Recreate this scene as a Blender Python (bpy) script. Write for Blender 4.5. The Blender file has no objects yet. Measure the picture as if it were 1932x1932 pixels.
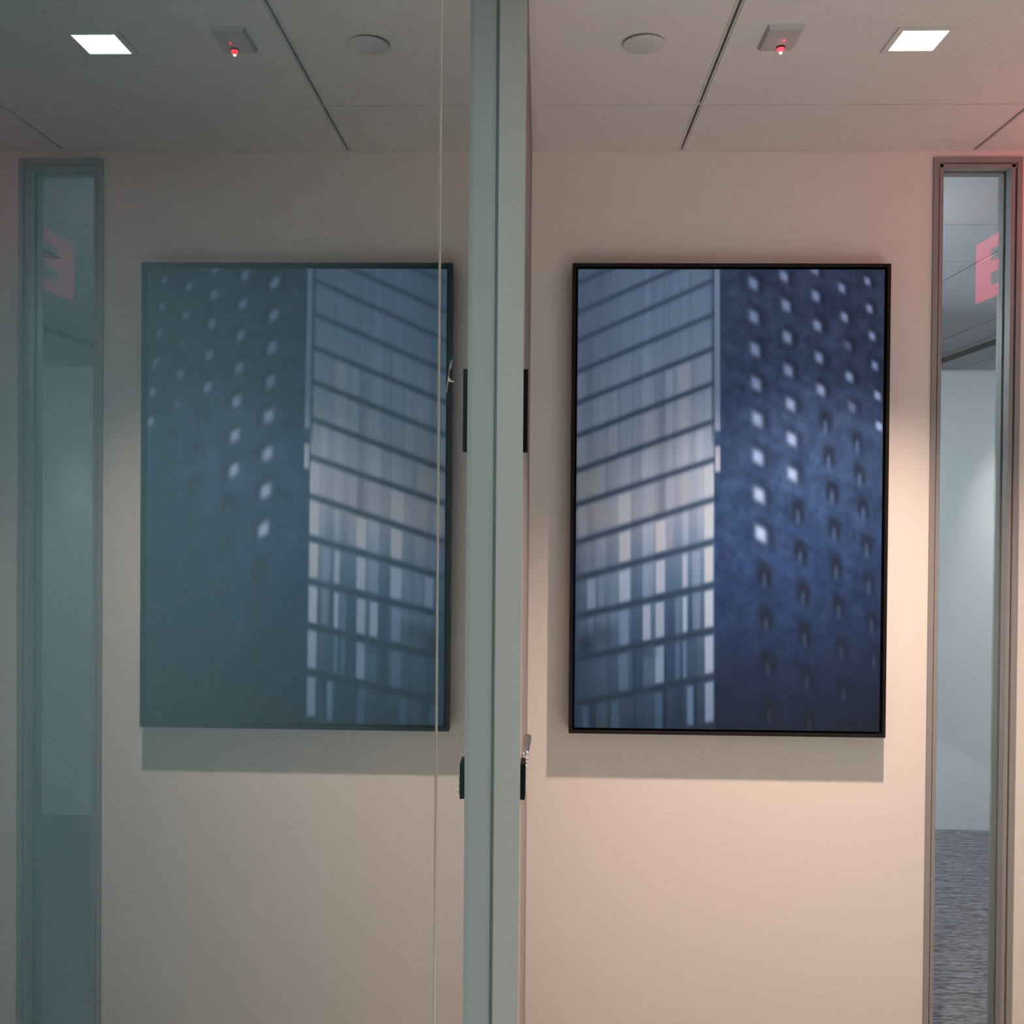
import bpy, bmesh, math, random
import numpy as np
from mathutils import Matrix, Vector

# ------------------------------------------------------------------ scene, camera, world, light, exposure
sc = bpy.context.scene
C = sc.collection
CAMZ = 1.53
F_PX, YAW, PIT, ROLL = 1937.0, 0.0283, 0.0115, 0.0081
fw = Vector((-math.sin(YAW) * math.cos(PIT), math.cos(YAW) * math.cos(PIT), -math.sin(PIT)))
rt = Vector((math.cos(YAW), math.sin(YAW), 0))
up = rt.cross(fw)
c_, s_ = math.cos(ROLL), math.sin(ROLL)
rc, uc = c_ * rt + s_ * up, c_ * up - s_ * rt
cam_d = bpy.data.cameras.new('camera')
cam_d.sensor_width = 36
cam_d.lens = F_PX / 1932 * 36
cam_d.clip_start = 0.01
cam = bpy.data.objects.new('camera', cam_d)
cam.matrix_world = Matrix(((rc.x, uc.x, -fw.x, 0), (rc.y, uc.y, -fw.y, 0), (rc.z, uc.z, -fw.z, CAMZ), (0, 0, 0, 1)))
C.objects.link(cam)
sc.camera = cam

w = bpy.data.worlds.new('world')
sc.world = w
w.use_nodes = True
w.node_tree.nodes['Background'].inputs[0].default_value = (0.5, 0.55, 0.6, 1)
w.node_tree.nodes['Background'].inputs[1].default_value = 0.02

vs = sc.view_settings
vs.view_transform = 'Standard'
vs.look = 'None'
vs.gamma = 1.0
vs.exposure = 0.0
vs.use_curve_mapping = False

SPOT_W = 232.0            # the warm downlight over the picture
SPOT2_W = 690.0           # unseen neutral downlights added to lift the corridor's ambient light
SPOT_DEG = 96.0
WARM = (1.0, 0.72, 0.60)
NEUTRAL = (0.96, 0.98, 1.0)
COOL_E = 24.0              # unseen pendants added to light the office beyond the sidelight
RED_E = 5.0               # exit sign letters
DIM_E = 18.0               # unseen lamp added to give the bluish haze behind the glass

# ------------------------------------------------------------------ dimensions
GX = -0.078               # corridor face of the glass partition
WY = 2.67                 # picture wall
CZ = 2.435                # ceiling
PY = 1.717                # near edge of the door jamb
DX = -0.031               # corridor face of door and jamb
X0, X1 = -3.2, 2.6
Y0, Y1 = -2.6, 8.2

# ------------------------------------------------------------------ helpers
def lin(r, g, b):
    f = lambda v: v / 12.92 if v <= 0.04045 else ((v + 0.055) / 1.055) ** 2.4
    return tuple(f(v / 255) for v in (r, g, b))

def mat(name, col, rough=0.6, metal=0.0, vary=0.06, scale=40.0, bump=0.0, spec=0.5, stretch=(1, 1, 1)):
    m = bpy.data.materials.new(name)
    m.use_nodes = True
    nt = m.node_tree
    b = nt.nodes['Principled BSDF']
    b.inputs['Roughness'].default_value = rough
    b.inputs['Metallic'].default_value = metal
    b.inputs['Specular IOR Level'].default_value = spec
    tc = nt.nodes.new('ShaderNodeTexCoord')
    mp = nt.nodes.new('ShaderNodeMapping')
    mp.inputs['Scale'].default_value = stretch
    nz = nt.nodes.new('ShaderNodeTexNoise')
    nz.inputs['Scale'].default_value = scale
    nz.inputs['Detail'].default_value = 4
    nt.links.new(tc.outputs['Object'], mp.inputs[0])
    nt.links.new(mp.outputs[0], nz.inputs['Vector'])
    rp = nt.nodes.new('ShaderNodeValToRGB')
    rp.color_ramp.elements[0].position = 0.3
    rp.color_ramp.elements[1].position = 0.7
    rp.color_ramp.elements[0].color = (*[v * (1 - vary) for v in col], 1)
    rp.color_ramp.elements[1].color = (*[min(1, v * (1 + vary)) for v in col], 1)
    nt.links.new(nz.outputs['Fac'], rp.inputs[0])
    nt.links.new(rp.outputs[0], b.inputs['Base Color'])
    if bump:
        bp = nt.nodes.new('ShaderNodeBump')
        bp.inputs['Strength'].default_value = bump
        bp.inputs['Distance'].default_value = 0.001
        nt.links.new(nz.outputs['Fac'], bp.inputs['Height'])
        nt.links.new(bp.outputs[0], b.inputs['Normal'])
    return m

def emit(name, col, strength, base=(0.8, 0.8, 0.8)):
    m = bpy.data.materials.new(name)
    m.use_nodes = True
    b = m.node_tree.nodes['Principled BSDF']
    b.inputs['Base Color'].default_value = (*base, 1)
    b.inputs['Emission Color'].default_value = (*col, 1)
    b.inputs['Emission Strength'].default_value = strength
    return m

def pane_mat(name, tint, r0=0.045):
    """clear pane: mirror reflection of both faces of the sheet by the angle of view, the rest passes through"""
    m = bpy.data.materials.new(name)
    m.use_nodes = True
    nt = m.node_tree
    nt.nodes.clear()
    N = nt.nodes.new
    out = N('ShaderNodeOutputMaterial')
    geo = N('ShaderNodeNewGeometry')
    dot = N('ShaderNodeVectorMath'); dot.operation = 'DOT_PRODUCT'
    nt.links.new(geo.outputs['Normal'], dot.inputs[0])
    nt.links.new(geo.outputs['Incoming'], dot.inputs[1])
    def M(op, a, b=None):
        n = N('ShaderNodeMath'); n.operation = op
        for i, v in enumerate((a, b)):
            if v is None:
                continue
            if isinstance(v, (int, float)):
                n.inputs[i].default_value = v
            else:
                nt.links.new(v, n.inputs[i])
        return n.outputs[0]
    cth = M('ABSOLUTE', dot.outputs['Value'])
    p5 = M('POWER', M('SUBTRACT', 1.0, cth), 5.0)
    fr = M('ADD', M('MULTIPLY', p5, 1 - r0), r0)
    R = M('DIVIDE', M('MULTIPLY', fr, 2.0), M('ADD', fr, 1.0))
    tr = N('ShaderNodeBsdfTransparent'); tr.inputs[0].default_value = (*tint, 1)
    gl = N('ShaderNodeBsdfGlossy'); gl.inputs['Roughness'].default_value = 0.0
    gl.inputs['Color'].default_value = (0.80, 0.87, 0.89, 1)
    mx = N('ShaderNodeMixShader')
    nt.links.new(R, mx.inputs[0])
    nt.links.new(tr.outputs[0], mx.inputs[1])
    nt.links.new(gl.outputs[0], mx.inputs[2])
    nt.links.new(mx.outputs[0], out.inputs[0])
    return m

def clear_mat(name, tint):
    m = bpy.data.materials.new(name)
    m.use_nodes = True
    nt = m.node_tree
    nt.nodes.clear()
    out = nt.nodes.new('ShaderNodeOutputMaterial')
    tr = nt.nodes.new('ShaderNodeBsdfTransparent')
    tr.inputs[0].default_value = (*tint, 1)
    nt.links.new(tr.outputs[0], out.inputs[0])
    return m

def add_box(bm, x0, x1, y0, y1, z0, z1):
    vsx = [bm.verts.new((x, y, z)) for x in (x0, x1) for y in (y0, y1) for z in (z0, z1)]
    fs = [(0, 1, 3, 2), (4, 6, 7, 5), (0, 4, 5, 1), (2, 3, 7, 6), (0, 2, 6, 4), (1, 5, 7, 3)]
    return [bm.faces.new([vsx[i] for i in f]) for f in fs]

def finish(name, bm, m, parent=None, bevel=0.0, seg=2, smooth=False):
    if bevel:
        bmesh.ops.bevel(bm, geom=list(bm.edges), offset=bevel, segments=seg, profile=0.5, affect='EDGES')
    bmesh.ops.recalc_face_normals(bm, faces=bm.faces)
    me = bpy.data.meshes.new(name)
    bm.to_mesh(me)
    bm.free()
    if smooth:
        me.polygons.foreach_set('use_smooth', [True] * len(me.polygons))
    for k in (m if isinstance(m, (list, tuple)) else [m]):
        me.materials.append(k)
    o = bpy.data.objects.new(name, me)
    C.objects.link(o)
    if parent:
        o.parent = parent
    return o

def box(name, x0, x1, y0, y1, z0, z1, m, parent=None, bevel=0.0):
    bm = bmesh.new()
    add_box(bm, x0, x1, y0, y1, z0, z1)
    return finish(name, bm, m, parent, bevel)

def lathe(name, prof, axis_pt, m, parent=None, n=40, axis='z', smooth=True):
    """prof: (radius, height) pairs, turned about an axis through axis_pt"""
    bm = bmesh.new()
    rings = []
    for r, h in prof:
        ring = []
        for k in range(n):
            a = 2 * math.pi * k / n
            p = (r * math.cos(a), r * math.sin(a), h)
            if axis == 'x':
                p = (p[2], p[0], p[1])
            elif axis == 'y':
                p = (p[0], p[2], p[1])
            ring.append(bm.verts.new((axis_pt[0] + p[0], axis_pt[1] + p[1], axis_pt[2] + p[2])))
        rings.append(ring)
    for a, b in zip(rings, rings[1:]):
        for k in range(n):
            bm.faces.new((a[k], a[(k + 1) % n], b[(k + 1) % n], b[k]))
    bm.faces.new(rings[0][::-1])
    bm.faces.new(rings[-1])
    return finish(name, bm, m, parent, smooth=smooth)

def empty(name, loc, label=None, cat=None, group=None, kind=None):
    o = bpy.data.objects.new(name, None)
    o.empty_display_size = 0.05
    C.objects.link(o)
    o.location = loc
    return tag(o, label, cat, group, kind)

def tag(o, label=None, cat=None, group=None, kind=None):
    for k, v in (('label', label), ('category', cat), ('group', group), ('kind', kind)):
        if v:
            o[k] = v
    return o

def adopt(root):
    """children were built in world coordinates: keep them there under a root that stands elsewhere"""
    inv = Matrix.Translation(-root.location)
    for ch in root.children:
        ch.matrix_parent_inverse = inv
    return root

# ------------------------------------------------------------------ materials
M = {}
M['wall'] = mat('wall_paint', (0.74, 0.69, 0.63), 0.75, vary=0.015, scale=350, bump=0.05, spec=0.25)
M['wall_cool'] = mat('office_wall_paint', (0.62, 0.65, 0.68), 0.8, vary=0.02, scale=200, spec=0.25)
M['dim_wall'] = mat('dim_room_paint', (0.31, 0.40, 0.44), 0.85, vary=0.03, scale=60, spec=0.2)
M['tile'] = mat('ceiling_tile_paint', (0.70, 0.66, 0.61), 0.9, vary=0.035, scale=500, bump=0.1, spec=0.15)
M['office_tile'] = mat('office_ceiling_tile', (0.66, 0.67, 0.69), 0.9, vary=0.03, scale=500, bump=0.1, spec=0.15)
M['plenum'] = mat('dark_ceiling_void', (0.03, 0.03, 0.03), 0.9)
M['grid'] = mat('grid_metal', (0.60, 0.58, 0.55), 0.45, 0.0, scale=100)
M['dark_bar'] = mat('dark_grid_metal', (0.13, 0.13, 0.14), 0.6)
M['slot'] = mat('grid_slot', (0.03, 0.027, 0.025), 0.8)
M['alu'] = mat('grey_anodised_frame', (0.46, 0.455, 0.43), 0.55, 0.0, vary=0.03, scale=300, spec=0.3)
M['alu_dark'] = mat('frame_groove', (0.05, 0.045, 0.04), 0.7)
M['jambm'] = mat('warm_grey_frame', (0.27, 0.255, 0.245), 0.5, 0.0, vary=0.03, scale=200, spec=0.35)
M['leafm'] = mat('grey_door_leaf', (0.27, 0.25, 0.235), 0.55, vary=0.03, scale=200, spec=0.2)
M['gasket'] = mat('black_gasket', (0.15, 0.17, 0.15), 0.7)
M['black'] = mat('black_plastic', (0.004, 0.003, 0.003), 0.5, spec=0.12)
M['blackframe'] = mat('dark_brown_black_wood', (0.005, 0.0032, 0.0028), 0.5, vary=0.3, scale=60, spec=0.25)
M['chrome'] = mat('brushed_steel', (0.62, 0.60, 0.58), 0.25, 1.0, vary=0.05, scale=200)
M['white_plastic'] = mat('white_plastic', (0.60, 0.58, 0.56), 0.45, vary=0.02)
M['grey_plastic'] = mat('pale_grey_plastic', (0.46, 0.44, 0.43), 0.5, vary=0.02)
M['sealant'] = mat('clear_grey_sealant', (0.40, 0.39, 0.36), 0.5, vary=0.05)
M['trimm'] = mat('ceiling_edge_trim', (0.66, 0.61, 0.58), 0.6, vary=0.02)
M['panelw'] = mat('white_partition_panel', (0.72, 0.75, 0.77), 0.5, vary=0.01)
M['pane'] = pane_mat('partition_glass_face', (0.86, 0.95, 0.92))
M['wpane'] = pane_mat('sidelight_glass_face', (0.93, 0.97, 0.97))
M['clear'] = clear_mat('glass_body', (0.93, 0.98, 0.96))
M['acrylic'] = pane_mat('clear_acrylic', (0.95, 0.95, 0.95), 0.03)
M['lens'] = emit('warm_white_lens', (1.0, 0.93, 0.84), 9.0)
M['cool_lens'] = emit('cool_white_lens', (0.85, 0.91, 1.0), COOL_E)
M['dim_lens'] = emit('haze_lens', (0.74, 0.92, 1.0), DIM_E)
M['red'] = emit('red_lit_letter', (1.0, 0.06, 0.13), RED_E, (0.5, 0.02, 0.03))
M['led'] = emit('red_led', (1.0, 0.03, 0.05), 4.0, (0.5, 0.02, 0.02))
M['led_hot'] = emit('red_led_core', (1.0, 0.45, 0.35), 12.0)

def carpet():
    m = bpy.data.materials.new('striped_carpet')
    m.use_nodes = True
    nt = m.node_tree
    b = nt.nodes['Principled BSDF']
    b.inputs['Roughness'].default_value = 0.95
    b.inputs['Specular IOR Level'].default_value = 0.1
    tc = nt.nodes.new('ShaderNodeTexCoord')
    res = []
    for sx, sy, det in ((7, 80, 3), (34, 110, 4)):
        mp = nt.nodes.new('ShaderNodeMapping')
        mp.inputs['Scale'].default_value = (sx, sy, 1)
        nz = nt.nodes.new('ShaderNodeTexNoise')
        nz.inputs['Scale'].default_value = 1
        nz.inputs['Detail'].default_value = det
        nt.links.new(tc.outputs['Object'], mp.inputs[0])
        nt.links.new(mp.outputs[0], nz.inputs['Vector'])
        res.append(nz.outputs['Fac'])
    mx = nt.nodes.new('ShaderNodeMath'); mx.operation = 'ADD'
    nt.links.new(res[0], mx.inputs[0]); nt.links.new(res[1], mx.inputs[1])
    hf = nt.nodes.new('ShaderNodeMath'); hf.operation = 'MULTIPLY'; hf.inputs[1].default_value = 0.5
    nt.links.new(mx.outputs[0], hf.inputs[0])
    rp = nt.nodes.new('ShaderNodeValToRGB')
    e = rp.color_ramp.elements
    e[0].position, e[0].color = 0.41, (0.070, 0.067, 0.077, 1)
    e[1].position, e[1].color = 0.59, (0.28, 0.265, 0.285, 1)
    nt.links.new(hf.outputs[0], rp.inputs[0])
    nt.links.new(rp.outputs[0], b.inputs['Base Color'])
    bp = nt.nodes.new('ShaderNodeBump'); bp.inputs['Strength'].default_value = 0.4; bp.inputs['Distance'].default_value = 0.003
    nt.links.new(hf.outputs[0], bp.inputs['Height'])
    nt.links.new(bp.outputs[0], b.inputs['Normal'])
    return m
M['carpet'] = carpet()

# ------------------------------------------------------------------ the setting
M['stone'] = mat('pale_stone_floor', (0.34, 0.33, 0.32), 0.6, vary=0.08, scale=12, spec=0.3)
tag(box('floor', X0, X1 + 0.1, Y0, 2.73, -0.1, 0.0, M['stone']), 'pale corridor floor below the frame in front of the picture wall', 'floor', kind='structure')
tag(box('floor_office', 0.2, 6.0, 2.73, Y1, -0.1, 0.0, M['carpet']), 'grey striped carpet seen through the glass sidelight', 'floor', kind='structure')

WT = 0.12                                   # picture wall thickness
WX0, WX1 = 0.997, 1.222                     # opening of the sidelight
HEADZ = CAMZ + 0.886
bm = bmesh.new()
add_box(bm, GX - 0.04, WX0, WY, WY + WT, 0, CZ + 0.1)
add_box(bm, WX1, 6.0, WY, WY + WT, 0, CZ + 0.1)
add_box(bm, WX0, WX1, WY, WY + WT, HEADZ, CZ + 0.1)
tag(finish('wall_back', bm, M['wall']), 'cream painted wall carrying the framed photograph', 'wall', kind='structure')
tag(box('wall_right', X1, X1 + 0.1, Y0, WY, 0, CZ + 0.1, M['wall']), 'cream corridor wall out of frame on the right', 'wall', kind='structure')
bm = bmesh.new()
add_box(bm, GX - 0.05, X1 + 0.1, Y0 - 0.1, Y0, 0, CZ + 0.1)
tag(finish('wall_rear', bm, M['wall']), 'cream corridor wall behind the camera', 'wall', kind='structure')
bm = bmesh.new()
add_box(bm, X0 - 0.1, X0, Y0, WY + WT, 0, CZ + 0.1)
add_box(bm, X0, GX - 0.05, Y0 - 0.1, Y0, 0, CZ + 0.1)
add_box(bm, X0, GX - 0.04, WY, WY + WT, 0, CZ + 0.1)
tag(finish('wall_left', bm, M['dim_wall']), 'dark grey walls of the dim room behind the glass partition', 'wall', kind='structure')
bm = bmesh.new()
add_box(bm, 0.2, 0.3, WY + WT, Y1, 0, CZ + 0.1)
add_box(bm, 5.9, 6.0, WY + WT, Y1, 0, CZ + 0.1)
add_box(bm, 0.2, 6.0, Y1 - 0.1, Y1, 0, CZ + 0.1)
tag(finish('wall_far', bm, M['wall_cool']), 'pale blue grey office walls seen through the glass sidelight', 'wall', kind='structure')

# ceiling: dark void above, tiles and bars below it as pieces
ceil = tag(box('ceiling', X0 - 0.1, 6.0, Y0 - 0.1, Y1, CZ + 0.028, CZ + 0.12, M['plenum']),
           'off-white tiled ceiling with slotted grid bars and thin cross joints', 'ceiling', kind='structure')
LX0, LSP = 0.352, 0.746
xl = [DX + 0.013, LX0, LX0 + LSP, LX0 + 2 * LSP, X1]
yl = [WY]
y = 2.364
while y > Y0:
    yl.append(y)
    y -= LSP
yl.append(Y0)
BARW = 0.0078
for i in range(len(xl) - 1):
    a = xl[i] + (BARW if i else 0.0)
    b = xl[i + 1] - (BARW if i + 1 < len(xl) - 1 else 0.0)
    for j in range(len(yl) - 1):
        y1 = yl[j] - (0.0022 if j else 0.0018)
        y0 = yl[j + 1] + 0.0022
        box('ceiling_tile', a, b, y0, y1, CZ, CZ + 0.02, M['tile'], ceil)
for x in xl[1:-1]:
    # slotted bar: wide lip, slot, narrow lip
    box('grid_bar', x - 0.0071, x - 0.0018, Y0, WY - 0.0005, CZ + 0.0004, CZ + 0.02, M['grid'], ceil)
    box('grid_bar', x + 0.0032, x + 0.0069, Y0, WY - 0.0005, CZ + 0.0002, CZ + 0.02, M['grid'], ceil)
for yy in yl[1:-1]:
    for x in xl[1:-1]:
        box('grid_clip', x - 0.0022, x + 0.0030, yy - 0.009, yy + 0.009, CZ + 0.003, CZ + 0.006, M['grid'], ceil)
# dim room ceiling and office ceiling
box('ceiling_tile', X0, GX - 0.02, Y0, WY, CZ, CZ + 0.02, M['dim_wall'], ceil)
ox = [0.3, 1.04, 1.63, 2.21, 2.79, 3.37, 3.95, 4.53, 5.9]
oy = [WY + WT, 2.87, 3.38, 3.89, 4.39, 4.90, 5.41, 5.92, 6.43, 6.94, 7.45, Y1 - 0.1]
for i in range(len(ox) - 1):
    for j in range(len(oy) - 1):
        if (i, j) == (2, 2):
            continue                        # the air grille sits here
        box('ceiling_tile', ox[i] + 0.006, ox[i + 1] - 0.006, oy[j] + 0.004, oy[j + 1] - 0.004, CZ, CZ + 0.02, M['office_tile'], ceil)
for x in ox[1:-1]:
    box('grid_bar', x - 0.004, x + 0.004, oy[0], oy[-1], CZ + 0.003, CZ + 0.02, M['dark_bar'], ceil)

# edge trim where the ceiling meets door and glass
tr = empty('trim_1', (DX, 0, CZ), 'thin mauve grey ceiling edge trim along the glass and door', 'trim', kind='structure')
box('edge_strip', DX + 0.0015, DX + 0.013, Y0, WY, CZ - 0.002, CZ + 0.02, M['trimm'], tr)
box('edge_lip', DX + 0.0001, DX + 0.0012, Y0, WY, CZ - 0.004, CZ + 0.001, M['white_plastic'], tr)
adopt(tr)

# ------------------------------------------------------------------ glass partition (a mirror at this grazing view)
gp = empty('window_1', (GX, 0, 0), 'tall butt-jointed glass partition reflecting the picture wall', 'glass wall', kind='structure')
GT = 0.008
JY = 0.775
def glass_pane(name, y0, y1, parent):
    bm = bmesh.new()
    fs = add_box(bm, GX - GT, GX, y0, y1, 0.02, CZ - 0.004)
    fs[1].material_index = 0
    for k, f in enumerate(fs):
        f.material_index = 0 if k == 1 else 1
    bmesh.ops.recalc_face_normals(bm, faces=bm.faces)
    me = bpy.data.meshes.new(name)
    bm.to_mesh(me); bm.free()
    me.materials.append(M['pane']); me.materials.append(M['clear'])
    o = bpy.data.objects.new(name, me)
    C.objects.link(o); o.parent = parent
    return o
glass_pane('glass_pane', JY + 0.0055, PY + 0.02, gp)
glass_pane('glass_pane', -0.9, JY - 0.0055, gp)
glass_pane('glass_pane', Y0, -0.911, gp)
for yj in (JY, -0.9055):
    box('sealant_joint', GX - 0.001, GX + 0.0004, yj - 0.0055, yj + 0.0055, 0.02, CZ - 0.004, M['sealant'], gp)
sm_m = bpy.data.materials.new('smear')
sm_m.use_nodes = True
_nt = sm_m.node_tree
_b = _nt.nodes['Principled BSDF']
_b.inputs['Base Color'].default_value = (0.8, 0.8, 0.78, 1)
_b.inputs['Roughness'].default_value = 0.8
_b.inputs['Alpha'].default_value = 0.28
bm = bmesh.new()
for (ya, za, yb, zb, wd) in ((0.838, 0.088, 0.872, 0.118, 0.0011), (0.862, 0.100, 0.905, 0.104, 0.0010), (0.850, 0.100, 0.868, 0.102, 0.0020), (0.872, 0.112, 0.890, 0.122, 0.0009)):
    q = [(ya, za - wd), (yb, zb - wd * 0.3), (yb, zb + wd * 0.3), (ya, za + wd)]
    fr_ = [bm.verts.new((GX + 0.0003, p[0], CAMZ + p[1])) for p in q]
    bk_ = [bm.verts.new((GX + 0.0001, p[0], CAMZ + p[1])) for p in q]
    bm.faces.new(fr_); bm.faces.new(bk_[::-1])
    for k in range(4):
        bm.faces.new((fr_[k], fr_[(k + 1) % 4], bk_[(k + 1) % 4], bk_[k]))
tag(finish('smear', bm, sm_m, gp), 'faint pale finger smear')
box('base_channel', GX - 0.026, GX + 0.014, Y0, PY, 0, 0.02, M['alu'], gp)
box('head_channel', GX - 0.026, GX - 0.001, Y0, PY, CZ - 0.004, CZ + 0.02, M['alu'], gp)
adopt(gp)

# ------------------------------------------------------------------ door between the glass and the picture wall
dr = empty('door_1', (DX, 2.2, 0), 'grey metal framed door with black keypad lock and lever, edge-on beside the glass', 'door', kind='structure')
jx0 = -0.118                                # shallower on the room side
bm = bmesh.new()
add_box(bm, GX + 0.0024, DX, PY, PY + 0.05, 0, CZ + 0.02)
finish('jamb', bm, M['alu'], dr, bevel=0.0012)
box('jamb_core', GX - GT, GX + 0.0024, PY + 0.006, PY + 0.05, 0, CZ + 0.02, M['gasket'], dr)
box('gasket', GX + 0.00005, GX + 0.0024, PY + 0.001, PY + 0.006, 0, CZ, M['gasket'], dr)
box('jamb', jx0, GX - GT - 0.0002, PY, PY + 0.05, 0, CZ + 0.02, M['alu'], dr, bevel=0.0012)
box('side_panel', jx0 + 0.01, DX - 0.0004, PY + 0.0505, PY + 0.118, 0, CZ + 0.02, M['leafm'], dr)
lf = box('leaf', jx0 + 0.01, DX - 0.0006, PY + 0.121, 2.615, 0.006, 2.30, M['leafm'], dr)
box('transom_panel', jx0 + 0.01, DX - 0.0006, PY + 0.121, 2.615, 2.304, CZ + 0.02, M['leafm'], dr)
box('jamb', jx0, DX, 2.618, WY, 0, CZ + 0.02, M['leafm'], dr, bevel=0.0008)
box('latch_guard', DX, DX + 0.0072, PY + 0.0005, PY + 0.040, CAMZ + 0.081, CAMZ + 0.219, M['black'], dr, bevel=0.0006)
lk = box('keypad_lock', DX, DX + 0.0080, PY + 0.0005, PY + 0.046, CAMZ - 0.503, CAMZ - 0.443, M['black'], dr, bevel=0.0006)
for r in range(5):
    for k in range(3):
        by, bz = PY + 0.008 + k * 0.014, CAMZ - 0.449 - r * 0.0112
        o = lathe('button', [(0.0036, 0.0), (0.0036, 0.0018), (0.0024, 0.0027)], (DX + 0.0080, by, bz), M['chrome'], lk, 14, 'x')
# lever hub and lever pointing away from the camera
hub = lathe('lever_hub', [(0.0085, 0), (0.0085, 0.004), (0.0065, 0.0052), (0.0065, 0.0125), (0.005, 0.0138)], (DX - 0.0006, 1.900, CAMZ - 0.4745), M['chrome'], lf, 24, 'x')
def lever():
    bm = bmesh.new()
    secs = []
    for t in np.linspace(0, 1, 9):
        yy = 1.894 + t * 0.100
        hw = 0.0042 + 0.0038 * t ** 1.2          # half width along x
        if t == 1:
            hw *= 0.75
        cx = DX + 0.0075 + 0.0010 * t
        hz = 0.0058 - 0.0012 * t
        cz = CAMZ - 0.4715 + 0.0120 * t
        ring = []
        for k in range(14):
            a = 2 * math.pi * k / 14
            ca, sa = math.cos(a), math.sin(a)
            e = 0.6
            ring.append(bm.verts.new((cx + hw * math.copysign(abs(ca) ** e, ca), yy, cz + hz * math.copysign(abs(sa) ** e, sa))))
        secs.append(ring)
    for a, b in zip(secs, secs[1:]):
        for k in range(14):
            bm.faces.new((a[k], a[(k + 1) % 14], b[(k + 1) % 14], b[k]))
    bm.faces.new(secs[0][::-1]); bm.faces.new(secs[-1])
    return finish('lever', bm, M['chrome'], lf, smooth=True)
tag(lever(), 'brushed steel lever')
adopt(dr)

# ------------------------------------------------------------------ narrow glass sidelight in the picture wall
wn = empty('window_2', ((WX0 + WX1) / 2, WY, 0), 'narrow full-height glass sidelight in grey frame beside the photograph', 'window', kind='structure')
FD = 0.078
for s, xa in ((1, WX0), (-1, WX1)):
    def fr(name, a, b, y0, y1, m, z0=0.0, z1=HEADZ, bev=0.0):
        x0, x1 = sorted((xa + s * a, xa + s * b))
        return box(name, x0, x1, y0, y1, z0, z1, m, wn, bev)
    fr('jamb', 0.0, 0.0135, WY - 0.006, WY + FD, M['jambm'], bev=0.0008)
    fr('groove', 0.0135, 0.0165, WY + 0.0015, WY + FD, M['alu_dark'])
    fr('glazing_stop', 0.0165, 0.0265, WY - 0.002, WY + 0.030, M['jambm'], bev=0.0008)
    fr('gasket', 0.0165, 0.0265, WY + 0.030, WY + 0.032, M['alu_dark'])
    fr('glazing_stop', 0.0165, 0.0265, WY + 0.044, WY + FD, M['jambm'], bev=0.0008)
def hd(name, a, b, y0, y1, m, bev=0.0):
    return box(name, WX0 + 0.0005, WX1 - 0.0005, y0, y1, HEADZ - b, HEADZ - a, m, wn, bev)
hd('head', 0.0, 0.0135, WY - 0.0062, WY + FD, M['jambm'], 0.0008)
hd('groove', 0.0135, 0.0155, WY + 0.0012, WY + FD, M['alu_dark'])
hd('glazing_stop', 0.0155, 0.0255, WY - 0.002, WY + 0.030, M['jambm'], 0.0008)
hd('gasket', 0.0155, 0.0255, WY + 0.030, WY + 0.032, M['alu_dark'])
hd('glazing_stop', 0.0155, 0.0255, WY + 0.044, WY + FD, M['jambm'], 0.0008)
box('sill', WX0 + 0.0135, WX1 - 0.0135, WY - 0.002, WY + FD, 0, 0.02, M['jambm'], wn)
bm = bmesh.new()
fs = add_box(bm, WX0 + 0.0175, WX1 - 0.0175, WY + 0.033, WY + 0.043, 0.02, HEADZ - 0.0165)
for k, f in enumerate(fs):
    f.material_index = 0 if k == 2 else 1
finish('glass_pane', bm, [M['wpane'], M['clear']], wn)
adopt(wn)

# ------------------------------------------------------------------ framed photograph
PX0, PX1 = 0.0755, 0.877
PZ0, PZ1 = CAMZ - 0.5945, CAMZ + 0.604
PT = 0.0508
PF = WY - PT                                # front of the frame
pic = empty('framed_photograph', ((PX0 + PX1) / 2, WY, PZ0), 'large framed photograph of two blue building facades in a thin black frame', 'picture')
RW = 0.0085
box('frame_rail', PX0, PX0 + RW, PF, WY - 0.012, PZ0, PZ1, M['blackframe'], pic, 0.0007)
box('frame_rail', PX1 - RW, PX1, PF, WY - 0.012, PZ0, PZ1, M['blackframe'], pic, 0.0007)
box('frame_rail', PX0 + RW, PX1 - RW, PF + 0.0001, WY - 0.012, PZ1 - RW, PZ1, M['blackframe'], pic, 0.0007)
box('frame_rail', PX0 + RW, PX1 - RW, PF + 0.0001, WY - 0.012, PZ0, PZ0 + RW, M['blackframe'], pic, 0.0007)
box('backing_board', PX0 + RW, PX1 - RW, WY - 0.024, WY - 0.014, PZ0 + RW, PZ1 - RW, M['black'], pic)
box('hanging_cleat', 0.25, 0.70, WY - 0.014, WY, PZ1 - 0.12, PZ1 - 0.06, M['alu'], pic)

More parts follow.
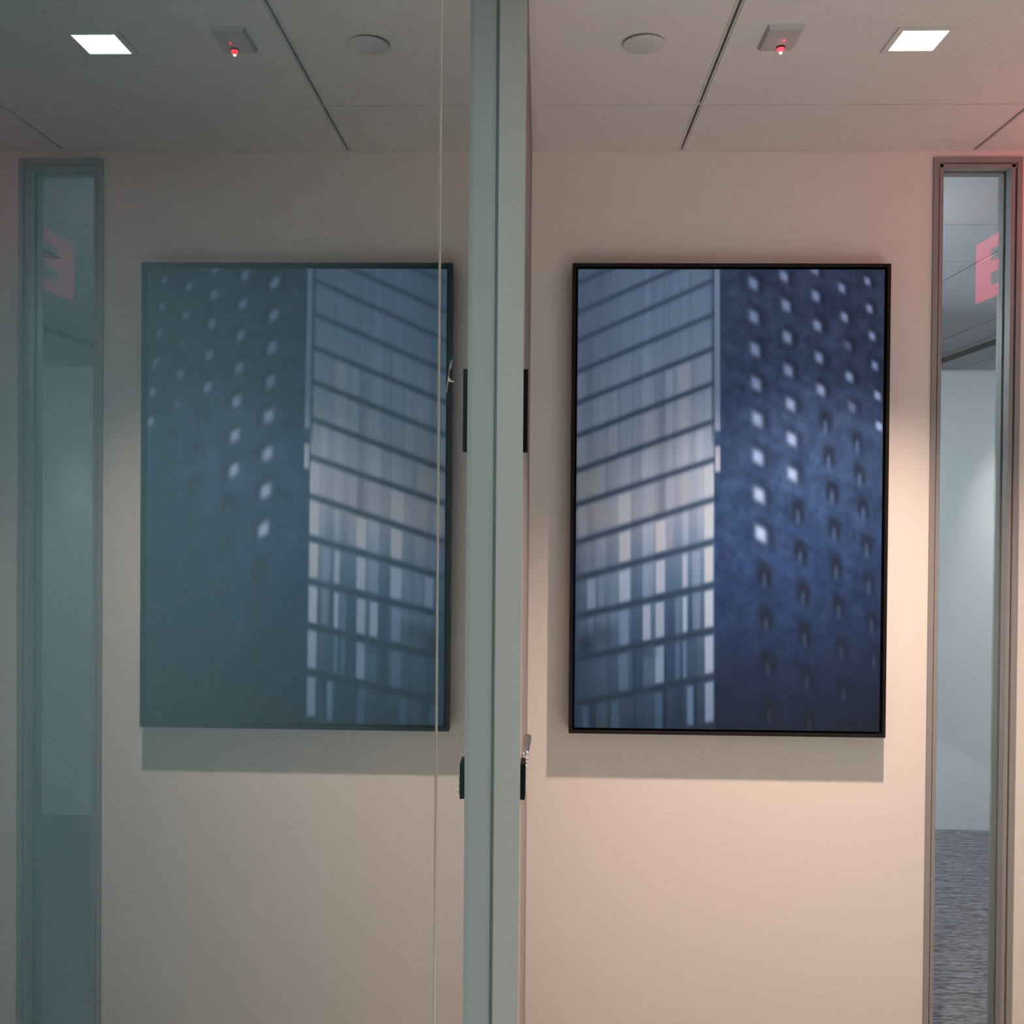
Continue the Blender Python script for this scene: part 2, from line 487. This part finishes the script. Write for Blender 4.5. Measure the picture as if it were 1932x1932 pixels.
# the print: flat picture colour carried by the print's own vertices
GAP = 0.0055
bx0, bx1, bz0, bz1 = PX0 + RW + GAP, PX1 - RW - GAP, PZ0 + RW + GAP, PZ1 - RW - GAP
NU, NV = 300, 440
uu, vv = np.meshgrid(np.linspace(0, 1, NU), np.linspace(0, 1, NV))       # v runs downwards
def print_colours(u, v):
    """the printed picture in its own grid of 580 x 862 units, offset to 1083/504"""
    x = 1083 + u * 580
    y = 504 + v * 863
    # perspective lean of the drawing units (columns listed below were read in a slightly leaning frame)
    x = x + (0.5 - v) * 12 + (u - 0.5) * (0.0)
    rng = np.random.RandomState(4)
    def noise(nx, ny, seed):
        r = np.random.RandomState(seed).rand(ny + 2, nx + 2)
        fx, fy = u * nx, v * ny
        ix, iy = np.floor(fx).astype(int), np.floor(fy).astype(int)
        tx, ty = fx - ix, fy - iy
        tx, ty = tx * tx * (3 - 2 * tx), ty * ty * (3 - 2 * ty)
        return (r[iy, ix] * (1 - tx) + r[iy, ix + 1] * tx) * (1 - ty) + (r[iy + 1, ix] * (1 - tx) + r[iy + 1, ix + 1] * tx) * ty
    def sm(a, b, t):
        k = np.clip((t - a) / (b - a), 0, 1)
        return k * k * (3 - 2 * k)
    def ramp(t, stops):
        ts = [s[0] for s in stops]
        return np.stack([np.interp(t, ts, [s[1][c] for s in stops]) for c in range(3)], -1)
    def over(base, col, a):
        return base * (1 - a[..., None]) + np.asarray(col, float) * a[..., None]
    # ---- left facade: pale curtain wall with slanting floor lines
    L = [(531, 421), (586, 474), (639, 526), (697, 590), (755, 653), (817, 718), (882, 789), (946, 861), (1017, 935), (1085, 1014), (1157, 1096), (1237, 1181), (1322, 1268), (1410, 1360)]
    tl = (x - 1086) / (1342 - 1086)
    lines = [a + (b - a) * tl for a, b in L]
    floor = sum((y > l).astype(int) for l in lines)
    gx = np.clip((x - 1086) / 256, 0, 1)
    # overall tone by position along the facade
    lc = ramp(y + 55 * (gx - 0.5), [(500, (94, 112, 136)), (640, (104, 124, 148)), (720, (122, 138, 160)), (800, (136, 150, 170)), (880, (146, 156, 174)), (960, (152, 158, 176)), (1030, (120, 138, 164)), (1110, (92, 118, 148)), (1190, (72, 98, 128)), (1290, (56, 84, 112)), (1380, (44, 66, 92))])
    lc = lc * (0.90 + 0.13 * sm(0.0, 0.5, gx) * (1 - 0.4 * sm(900, 1250, y)))[..., None]
    # vertical panels, a new pattern in every storey
    cols = np.array([1086, 1103, 1120, 1139, 1163, 1188, 1209, 1232, 1254, 1272, 1286, 1297, 1312, 1329, 1346])
    amp = np.interp(y, [560, 700, 820, 900, 1000, 1150, 1380], [0.0, 9, 16, 20, 26, 26, 18])
    shared = rng.uniform(-1, 1, len(cols))
    pan = np.zeros_like(x)
    for k in range(len(cols) - 1):
        inside = sm(cols[k] - 3, cols[k] + 3, x) * (1 - sm(cols[k + 1] - 3, cols[k + 1] + 3, x))
        val = np.array([0.6 * shared[k] + 0.5 * rng.uniform(-1, 1) for _ in range(len(L) + 1)])
        pan += inside * val[floor]
    lc = lc + (pan * amp)[..., None] * np.array([1.0, 1.0, 0.92])
    lc = lc + ((noise(120, 3, 5) - 0.5) * 10)[..., None]
    def streak(x0, x1, f0, f1, col, a=0.9, soft=3.0):
        nonlocal lc
        m = sm(x0 - soft, x0 + soft, x) * (1 - sm(x1 - soft, x1 + soft, x))
        top = lines[f0] ; bot = lines[f1]
        m = m * sm(2, 12, y - top) * (1 - sm(-12, -2, y - bot))
        lc = over(lc, col, m * a)
    W1, W2, W3 = (186, 190, 204), (170, 186, 212), (140, 166, 200)
    streak(1163, 1187, 7, 8, (184, 190, 200)); streak(1165, 1186, 8, 9, (188, 192, 204)); streak(1164, 1185, 9, 10, W2); streak(1163, 1182, 10, 11, (130, 156, 190), 0.8)
    streak(1162, 1181, 11, 12, (96, 128, 162), 0.75); streak(1148, 1163, 12, 13, (80, 112, 148), 0.7)
    streak(1234, 1254, 8, 9, (194, 194, 204)); streak(1234, 1252, 9, 10, (184, 194, 214)); streak(1233, 1250, 10, 11, W2); streak(1232, 1249, 11, 12, (152, 176, 208)); streak(1231, 1246, 12, 13, (92, 124, 158), 0.7)
    streak(1103, 1119, 9, 10, (150, 170, 198), 0.8); streak(1104, 1116, 10, 11, (124, 152, 184), 0.7); streak(1092, 1106, 12, 13, (78, 112, 148), 0.6)
    streak(1124, 1136, 9, 10, (124, 148, 180), 0.6); streak(1146, 1158, 9, 11, (118, 142, 176), 0.5)
    streak(1209, 1224, 10, 11, (168, 184, 212)); streak(1210, 1226, 9, 10, (140, 158, 186), 0.5)
    streak(1285, 1295, 9, 10, (176, 184, 206)); streak(1285, 1294, 10, 11, (174, 190, 216)); streak(1285, 1292, 11, 12, (112, 142, 178), 0.7); streak(1293, 1305, 12, 13, (120, 150, 188), 0.85)
    streak(1304, 1318, 9, 11, (160, 172, 198), 0.5); streak(1270, 1280, 10, 12, (110, 138, 172), 0.5)
    for f in range(7, 13):
        streak(1327, 1343, f, f + 1, [(176, 182, 196), (186, 190, 200), (194, 196, 206), (190, 200, 218), (176, 190, 218), (150, 172, 206)][f - 7], 0.95)
    streak(1327, 1342, 4, 7, (142, 154, 174), 0.5)
    streak(1255, 1268, 4, 9, (168, 172, 184), 0.45); streak(1278, 1303, 4, 8, (168, 172, 182), 0.5); streak(1215, 1240, 5, 8, (166, 172, 184), 0.45); streak(1146, 1162, 5, 8, (158, 168, 182), 0.4)
    lc = over(lc, (196, 180, 160), 0.35 * np.exp(-((x - 1113) / 13) ** 2 - ((y - 905) / 34) ** 2))
    lc = over(lc, (200, 176, 172), 0.3 * np.exp(-((x - 1120) / 12) ** 2 - ((y - 960) / 26) ** 2))
    # dark objects low on the left
    lc = over(lc, (30, 52, 72), 0.8 * np.exp(-((x - 1100) / 16) ** 4 - ((y - 1212) / 20) ** 2))
    lc = over(lc, (44, 66, 86), 0.55 * np.exp(-((x - 1130) / 34) ** 4 - ((y - 1195) / 26) ** 2))
    lc = over(lc, (46, 70, 92), 0.6 * np.exp(-((x - 1216) / 18) ** 2 - ((y - 1224) / 12) ** 2))
    for k, l in enumerate(lines):
        wd = 5.0 + 0.22 * k
        a = np.exp(-((y - l) / wd) ** 2)
        lc = over(lc, (58 - 1.6 * k, 74 - 1.2 * k, 100 - 1.6 * k), a * np.interp(k, [0, 7, 13], [0.85, 0.84, 0.82]))
    lc = over(lc, (54, 80, 108), 0.35 * (1 - sm(1083, 1098, x)) * sm(950, 1080, y))
    # ---- right facade: dark brick grid of punched windows
    rcx = ramp(y, [(500, (47, 61, 86)), (640, (50, 66, 94)), (800, (50, 70, 102)), (960, (46, 69, 104)), (1060, (42, 65, 104)), (1160, (37, 58, 96)), (1260, (31, 48, 80)), (1380, (26, 38, 62))])
    # slanted brick streaks
    d = (y - 0.55 * (x - 1345))
    r1 = np.random.RandomState(8).rand(400)
    k = d / 9.0 + 100
    k0 = np.clip(np.floor(k).astype(int), 0, 398); kt = k - np.floor(k)
    st = r1[k0] * (1 - kt) + r1[k0 + 1] * kt
    mix = (st - 0.5) * 0.28 + (noise(26, 34, 11) - 0.5) * 0.6 + (noise(48, 60, 12) - 0.5) * 0.5 + (noise(90, 110, 13) - 0.5) * 0.4
    rcx = rcx + (mix * np.interp(y, [500, 1000, 1300], [26, 30, 12]))[..., None] * np.array([0.8, 0.9, 1.1])
    rcx = rcx * (1 - 0.12 * sm(1500, 1660, x))[..., None]
    cA = [(1422, 530), (1423, 592), (1425, 653), (1427, 717), (1429, 783), (1430, 854), (1432, 925), (1435, 998), (1441, 1076), (1444, 1158), (1447, 1242), (1450, 1330)]
    cB = [(1480, 516), (1484, 571), (1486, 630), (1488, 692), (1492, 755), (1494, 820), (1495, 886), (1505, 957), (1509, 1032), (1514, 1108), (1517, 1186), (1521, 1268), (1526, 1348)]
    cC = [(1538, 503), (1540, 553), (1543, 608), (1546, 668), (1549, 728), (1557, 788), (1563, 853), (1569, 919), (1573, 988), (1577, 1060), (1581, 1133), (1586, 1210), (1591, 1288), (1596, 1362)]
    cD = [(1589, 538), (1594, 592), (1600, 645), (1603, 703), (1608, 760), (1617, 824), (1621, 886), (1628, 950), (1634, 1018), (1638, 1086), (1643, 1158), (1648, 1225)]
    cE = [(1637, 525), (1641, 576), (1646, 627), (1651, 682), (1656, 738), (1659, 795)]
    nb = {0: 8, 1: 7, 2: 5, 3: 5, 4: 6}
    for ci, col in enumerate((cA, cB, cC, cD, cE)):
        sc_ = 1 - 0.09 * ci
        for wi, (cx, cy) in enumerate(col):
            dx, dy = x - cx, y - cy
            dys = dy - 0.45 * dx
            def blob(hw, hh, ox=0.0, oy=0.0):
                return np.exp(-(np.abs((dx - ox) / hw) ** 3 + np.abs((dys - oy) / hh) ** 3))
            grow = (1 + 0.25 * np.clip((cy - 520) / 500, 0, 1)) * sc_
            if wi < nb[ci]:
                rcx = over(rcx, (22, 31, 50), 0.75 * blob(15.5 * grow, 20 * grow, 5, -3))
                br = np.interp(cy, [500, 850, 1000], [0, 0.5, 1.0])
                colw = np.array([124, 142, 178]) * (1 - br) + np.array([174, 192, 226]) * br
                a = 0.95
                if (ci, wi) in ((3, 2), (3, 4)):
                    a = 0.5
                rcx = over(rcx, colw, a * blob(9.8 * grow, 12.5 * grow, -1, 1))
            else:
                fade = np.interp(cy, [800, 1100, 1340], [0.95, 0.92, 0.8])
                rcx = over(rcx, (24, 33, 50), fade * blob(15 * sc_, 25 * sc_, 0, -2))
                rcx = over(rcx, np.array([70, 92, 124]) * np.interp(cy, [900, 1340], [1, 0.72]), 0.8 * np.exp(-(np.abs((dx + 0.5) / 4.5) ** 3 + np.abs((dy - 10) / 14) ** 3)))
    # ---- join the facades at the corner
    k = sm(1343, 1349, x)
    img = lc * (1 - k[..., None]) + rcx * k[..., None]
    img = over(img, (58, 74, 100), 0.6 * np.exp(-((x - 1343.5) / 2.5) ** 2) * (1 - sm(800, 860, y)))
    strip = sm(1345.5, 1349.5, x) * (1 - sm(1356, 1360, x))
    strip = strip * np.maximum(1 - sm(800, 812, y), sm(828, 840, y) * (1 - sm(876, 890, y)))
    scol = ramp(y, [(500, (116, 132, 158)), (760, (124, 140, 164)), (840, (160, 166, 180)), (890, (176, 176, 186))])
    img = img * (1 - strip[..., None]) + scol * strip[..., None]
    img = np.clip(img, 4, 250) / 255
    return np.where(img <= 0.04045, img / 12.92, ((img + 0.055) / 1.055) ** 2.4)
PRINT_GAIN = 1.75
light_offset = np.interp(vv, [0, 0.08, 0.25, 0.5, 0.7, 1.0], [1.30, 1.24, 1.02, 0.66, 0.50, 0.36])   # print colour darkened towards its foot to offset the downlight's stronger light there
col = np.clip(print_colours(uu, vv) * PRINT_GAIN * light_offset[..., None] * np.array([0.85, 1.02, 1.13]), 0, 0.95)
px = bx0 + uu * (bx1 - bx0)
pz = bz1 - vv * (bz1 - bz0)
ys = PF + 0.007
co = np.stack([px.ravel(), np.full(px.size, ys), pz.ravel()], -1)
idx = np.arange(NU * NV).reshape(NV, NU)
quads = np.stack([idx[:-1, :-1], idx[1:, :-1], idx[1:, 1:], idx[:-1, 1:]], -1).reshape(-1, 4)
me = bpy.data.meshes.new('print')
# the sheet has a thin edge and a back as well
back = co[[idx[0, 0], idx[0, -1], idx[-1, -1], idx[-1, 0]]].copy(); back[:, 1] += 0.018
nb0 = len(co)
faces = quads.tolist()
faces.append([nb0, nb0 + 1, nb0 + 2, nb0 + 3])
faces.append([*idx[0, :].tolist(), nb0 + 1, nb0])
faces.append([*idx[-1, ::-1].tolist(), nb0 + 3, nb0 + 2])
faces.append([*idx[::-1, 0].tolist(), nb0, nb0 + 3])
faces.append([*idx[:, -1].tolist(), nb0 + 2, nb0 + 1])
me.from_pydata(np.vstack([co, back]).tolist(), [], faces)
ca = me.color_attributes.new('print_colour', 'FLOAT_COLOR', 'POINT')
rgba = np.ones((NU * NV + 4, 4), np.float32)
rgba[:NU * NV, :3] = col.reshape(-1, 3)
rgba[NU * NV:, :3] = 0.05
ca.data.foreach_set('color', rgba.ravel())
pm = bpy.data.materials.new('printed_photograph')
pm.use_nodes = True
nt = pm.node_tree
b = nt.nodes['Principled BSDF']
b.inputs['Roughness'].default_value = 0.45
b.inputs['Specular IOR Level'].default_value = 0.25
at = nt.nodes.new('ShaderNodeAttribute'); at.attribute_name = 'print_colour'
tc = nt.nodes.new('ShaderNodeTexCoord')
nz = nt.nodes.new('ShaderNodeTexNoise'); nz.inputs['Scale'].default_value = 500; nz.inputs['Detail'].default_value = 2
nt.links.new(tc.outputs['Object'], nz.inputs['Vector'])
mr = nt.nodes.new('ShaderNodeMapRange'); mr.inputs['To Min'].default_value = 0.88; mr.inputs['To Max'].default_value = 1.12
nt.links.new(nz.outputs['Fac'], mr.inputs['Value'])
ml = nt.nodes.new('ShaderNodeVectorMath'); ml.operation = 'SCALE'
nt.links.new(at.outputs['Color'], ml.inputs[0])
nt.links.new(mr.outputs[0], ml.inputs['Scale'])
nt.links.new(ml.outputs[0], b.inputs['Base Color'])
me.materials.append(pm)
pr = bpy.data.objects.new('print', me)
C.objects.link(pr)
pr.parent = pic
tag(pr, 'blurred blue print of a glass curtain wall meeting a dark facade of punched windows')
adopt(pic)

# ------------------------------------------------------------------ ceiling fittings
def downlight(x, y, label, group=None, watts=SPOT_W, tint=WARM, cone=SPOT_DEG):
    r = empty('recessed_downlight', (x, y, CZ), label, 'ceiling light', group)
    h, t = 0.0435, 0.0555
    bm = bmesh.new()
    add_box(bm, -t, t, -t, -h, -0.003, 0); add_box(bm, -t, t, h, t, -0.003, 0)
    add_box(bm, -t, -h, -h, h, -0.003, 0); add_box(bm, h, t, -h, h, -0.003, 0)
    finish('trim_ring', bm, M['tile'], r)
    box('lens', -h, h, -h, h, -0.0012, 0, M['lens'], r)
    ld = bpy.data.lights.new('downlight_lamp', 'SPOT')
    ld.energy = watts
    ld.color = tint
    ld.spot_size = math.radians(cone)
    ld.spot_blend = 1.0
    ld.shadow_soft_size = 0.022
    lo = bpy.data.objects.new('downlight_lamp', ld)
    lo.location = (0, 0, -0.026)
    C.objects.link(lo)
    lo.parent = r
    return r
downlight(0.728, 2.035, 'square lit recessed downlight in the ceiling above the framed photograph')
G2 = 'added fill downlights out of frame around the camera'
downlight(0.728, 0.54, 'added fill downlight out of frame overhead, just in front of the camera', G2, SPOT2_W, NEUTRAL, 74.0)
downlight(0.728, -0.95, 'added fill downlight out of frame behind the camera beside the glass', G2, SPOT2_W, NEUTRAL, 74.0)
downlight(2.2, -0.60, 'added fill downlight out of frame to the right of the camera', G2, SPOT2_W, NEUTRAL, 74.0)

sp = empty('sprinkler_cover', (0.195, 2.04, CZ), 'white round flat sprinkler cover plate on the ceiling near the glass', 'sprinkler cover')
lathe('neck', [(0.030, 0.0), (0.030, -0.004)], (0, 0, 0), M['slot'], sp, 32)
lathe('cover_disc', [(0.0405, -0.0035), (0.0415, -0.0045), (0.0415, -0.0062), (0.0395, -0.0072)], (0, 0, 0), M['white_plastic'], sp, 56)

sn = empty('ceiling_sensor', (0.458, 2.018, CZ), 'square grey ceiling sensor plate with glowing red indicator', 'sensor')
bm = bmesh.new()
b0 = [bm.verts.new(p) for p in ((-0.036, -0.052, 0), (0.036, -0.052, 0), (0.036, 0.052, 0), (-0.036, 0.052, 0))]
b1 = [bm.verts.new(p) for p in ((-0.031, -0.047, -0.008), (0.031, -0.047, -0.008), (0.031, 0.047, -0.008), (-0.031, 0.047, -0.008))]
for k in range(4):
    bm.faces.new((b0[k], b0[(k + 1) % 4], b1[(k + 1) % 4], b1[k]))
bm.faces.new(b0); bm.faces.new(b1[::-1])
finish('plate', bm, M['grey_plastic'], sn)
lathe('lens_collar', [(0.0085, -0.008), (0.0080, -0.011)], (0.006, 0.028, 0), M['slot'], sn, 24)
lathe('indicator_lens', [(0.0068, -0.011), (0.0064, -0.015), (0.0040, -0.0185), (0.0012, -0.0198)], (0.006, 0.028, 0), M['led'], sn, 24)
lathe('indicator_core', [(0.0030, -0.0190), (0.0026, -0.0212), (0.0010, -0.0222)], (0.006, 0.028, 0), M['led_hot'], sn, 16)
box('status_light', 0.0055, 0.0075, -0.004, 0.004, -0.0088, -0.008, M['led'], sn)

# edge-lit exit sign that hangs out of frame; the sidelight mirrors its first letter
EX, EY = 1.413, 2.01
EZ1, EZ0 = CAMZ + 0.842, CAMZ + 0.652
ex = empty('exit_sign', (EX, EY + 0.28, CZ), 'clear hanging exit sign with glowing red letters, mirrored in the glass sidelight', 'exit sign')
box('housing', EX - 0.02, EX + 0.02, EY - 0.02, EY + 0.585, CZ - 0.028, CZ, M['white_plastic'], ex, 0.002)
box('acrylic_panel', EX - 0.0025, EX + 0.0025, EY - 0.015, EY + 0.58, EZ0 - 0.02, CZ - 0.028, M['acrylic'], ex)
H = EZ1 - EZ0
def letter(polys, y0):
    bm = bmesh.new()
    for poly in polys:
        a = [bm.verts.new((EX - 0.0035, y0 + p[0], EZ0 + p[1] * H)) for p in poly]
        b = [bm.verts.new((EX + 0.0035, y0 + p[0], EZ0 + p[1] * H)) for p in poly]
        n = len(poly)
        for k in range(n):
            bm.faces.new((a[k], a[(k + 1) % n], b[(k + 1) % n], b[k]))
        bm.faces.new(a); bm.faces.new(b[::-1])
    return finish('letter', bm, M['red'], ex)
R4 = lambda a, b, c, d: [(a, c), (b, c), (b, d), (a, d)]
letter([R4(0, .10, 0, 1), R4(.10, .20, .81, 1), R4(.10, .19, .41, .59), R4(.10, .20, 0, .19)], EY)
letter([[(0, 0), (.035, 0), (.13, 1), (.095, 1)], [(0, 1), (.035, 1), (.0825, .5), (.0475, .5)], [(.0475, .5), (.0825, .5), (.13, 0), (.095, 0)]], EY + 0.225)
letter([R4(0, .04, 0, 1)], EY + 0.375)
letter([R4(0, .13, .81, 1), R4(.045, .085, 0, .81)], EY + 0.435)
adopt(ex)

# ------------------------------------------------------------------ office beyond the sidelight
pn = empty('partition_screen', (2.2, 4.86, 0), 'tall plain white partition screen standing on carpet behind the glass sidelight', 'partition')
box('panel', 1.05, 3.6, 4.86, 4.94, 0.0, CAMZ + 0.617, M['panelw'], pn)
box('edge_cap', 1.04, 3.61, 4.855, 4.945, CAMZ + 0.617, CAMZ + 0.625, M['wall_cool'], pn)
adopt(pn)

vg = empty('air_grille', (1.92, 3.64, CZ), 'dark slatted ceiling air grille seen through the glass sidelight', 'air grille')
gx0, gx1, gy0, gy1 = ox[2] + 0.004, ox[3] - 0.004, oy[2] - 0.0 , oy[3]
box('backing', gx0, gx1, gy0, gy1, CZ + 0.022, CZ + 0.027, M['slot'], vg)
for (a, b, c, d) in ((gx0, gx0 + 0.03, gy0, gy1), (gx1 - 0.03, gx1, gy0, gy1), (gx0 + 0.03, gx1 - 0.03, gy0, gy0 + 0.03), (gx0 + 0.03, gx1 - 0.03, gy1 - 0.03, gy1)):
    box('frame', a, b, c, d, CZ - 0.002, CZ + 0.018, M['tile'], vg)
for k in range(14):
    xx = gx0 + 0.05 + k * 0.036
    box('slat', xx, xx + 0.010, gy0 + 0.03, gy1 - 0.03, CZ + 0.001, CZ + 0.003, M['dark_bar'], vg)
adopt(vg)

def haze_light(x, y0, y1, label, m, wdt=0.3):
    r = empty('haze_light', (x, (y0 + y1) / 2, CZ), label, 'ceiling light')
    box('body', x - wdt / 2 - 0.012, x + wdt / 2 + 0.012, y0 - 0.012, y1 + 0.012, CZ - 0.012, CZ, M['white_plastic'], r)
    box('diffuser', x - wdt / 2, x + wdt / 2, y0, y1, CZ - 0.016, CZ - 0.012, m, r)
    return adopt(r)
def pendant(x, y0, y1, label):  # out-of-view pendants, added to brighten the office ceiling
    r = empty('fill_pendant', (x, (y0 + y1) / 2, CZ), label, 'pendant light', 'added office fill lights')
    z = 2.16
    box('body', x - 0.06, x + 0.06, y0, y1, z, z + 0.05, M['white_plastic'], r)
    box('diffuser', x - 0.055, x + 0.055, y0 + 0.01, y1 - 0.01, z - 0.003, z, M['cool_lens'], r)
    box('diffuser', x - 0.055, x + 0.055, y0 + 0.01, y1 - 0.01, z + 0.05, z + 0.053, M['cool_lens'], r)
    for yy in (y0 + 0.2, y1 - 0.2):
        lathe('cable', [(0.002, z + 0.053), (0.002, CZ)], (x, yy, 0), M['grid'], r, 8)
    return adopt(r)
pendant(3.3, 3.1, 4.7, 'added cool white fill pendant right of the sidelight view, this side of the white screen')
pendant(0.75, 3.1, 4.7, 'added cool white fill pendant hidden behind the picture wall')
pendant(3.95, 5.4, 7.6, 'added cool white fill pendant right of the sidelight view, beyond the white screen')
haze_light(-0.95, 0.3, 1.3, 'added unseen cool ceiling light giving the haze behind the glass partition', M['dim_lens'])

# dark slot diffusers in the office ceiling
for (x, y0, y1) in ((2.50, 5.3, 7.4),):
    s = empty('slot_diffuser', (x, (y0 + y1) / 2, CZ), 'long dark slot diffuser in the office ceiling behind the sidelight', 'slot diffuser')
    box('slot', x - 0.05, x + 0.05, y0, y1, CZ - 0.006, CZ - 0.0002, M['slot'], s)
    box('rim', x - 0.07, x - 0.05, y0, y1, CZ - 0.010, CZ, M['grid'], s)
    box('rim', x + 0.05, x + 0.07, y0, y1, CZ - 0.010, CZ, M['grid'], s)
    adopt(s)
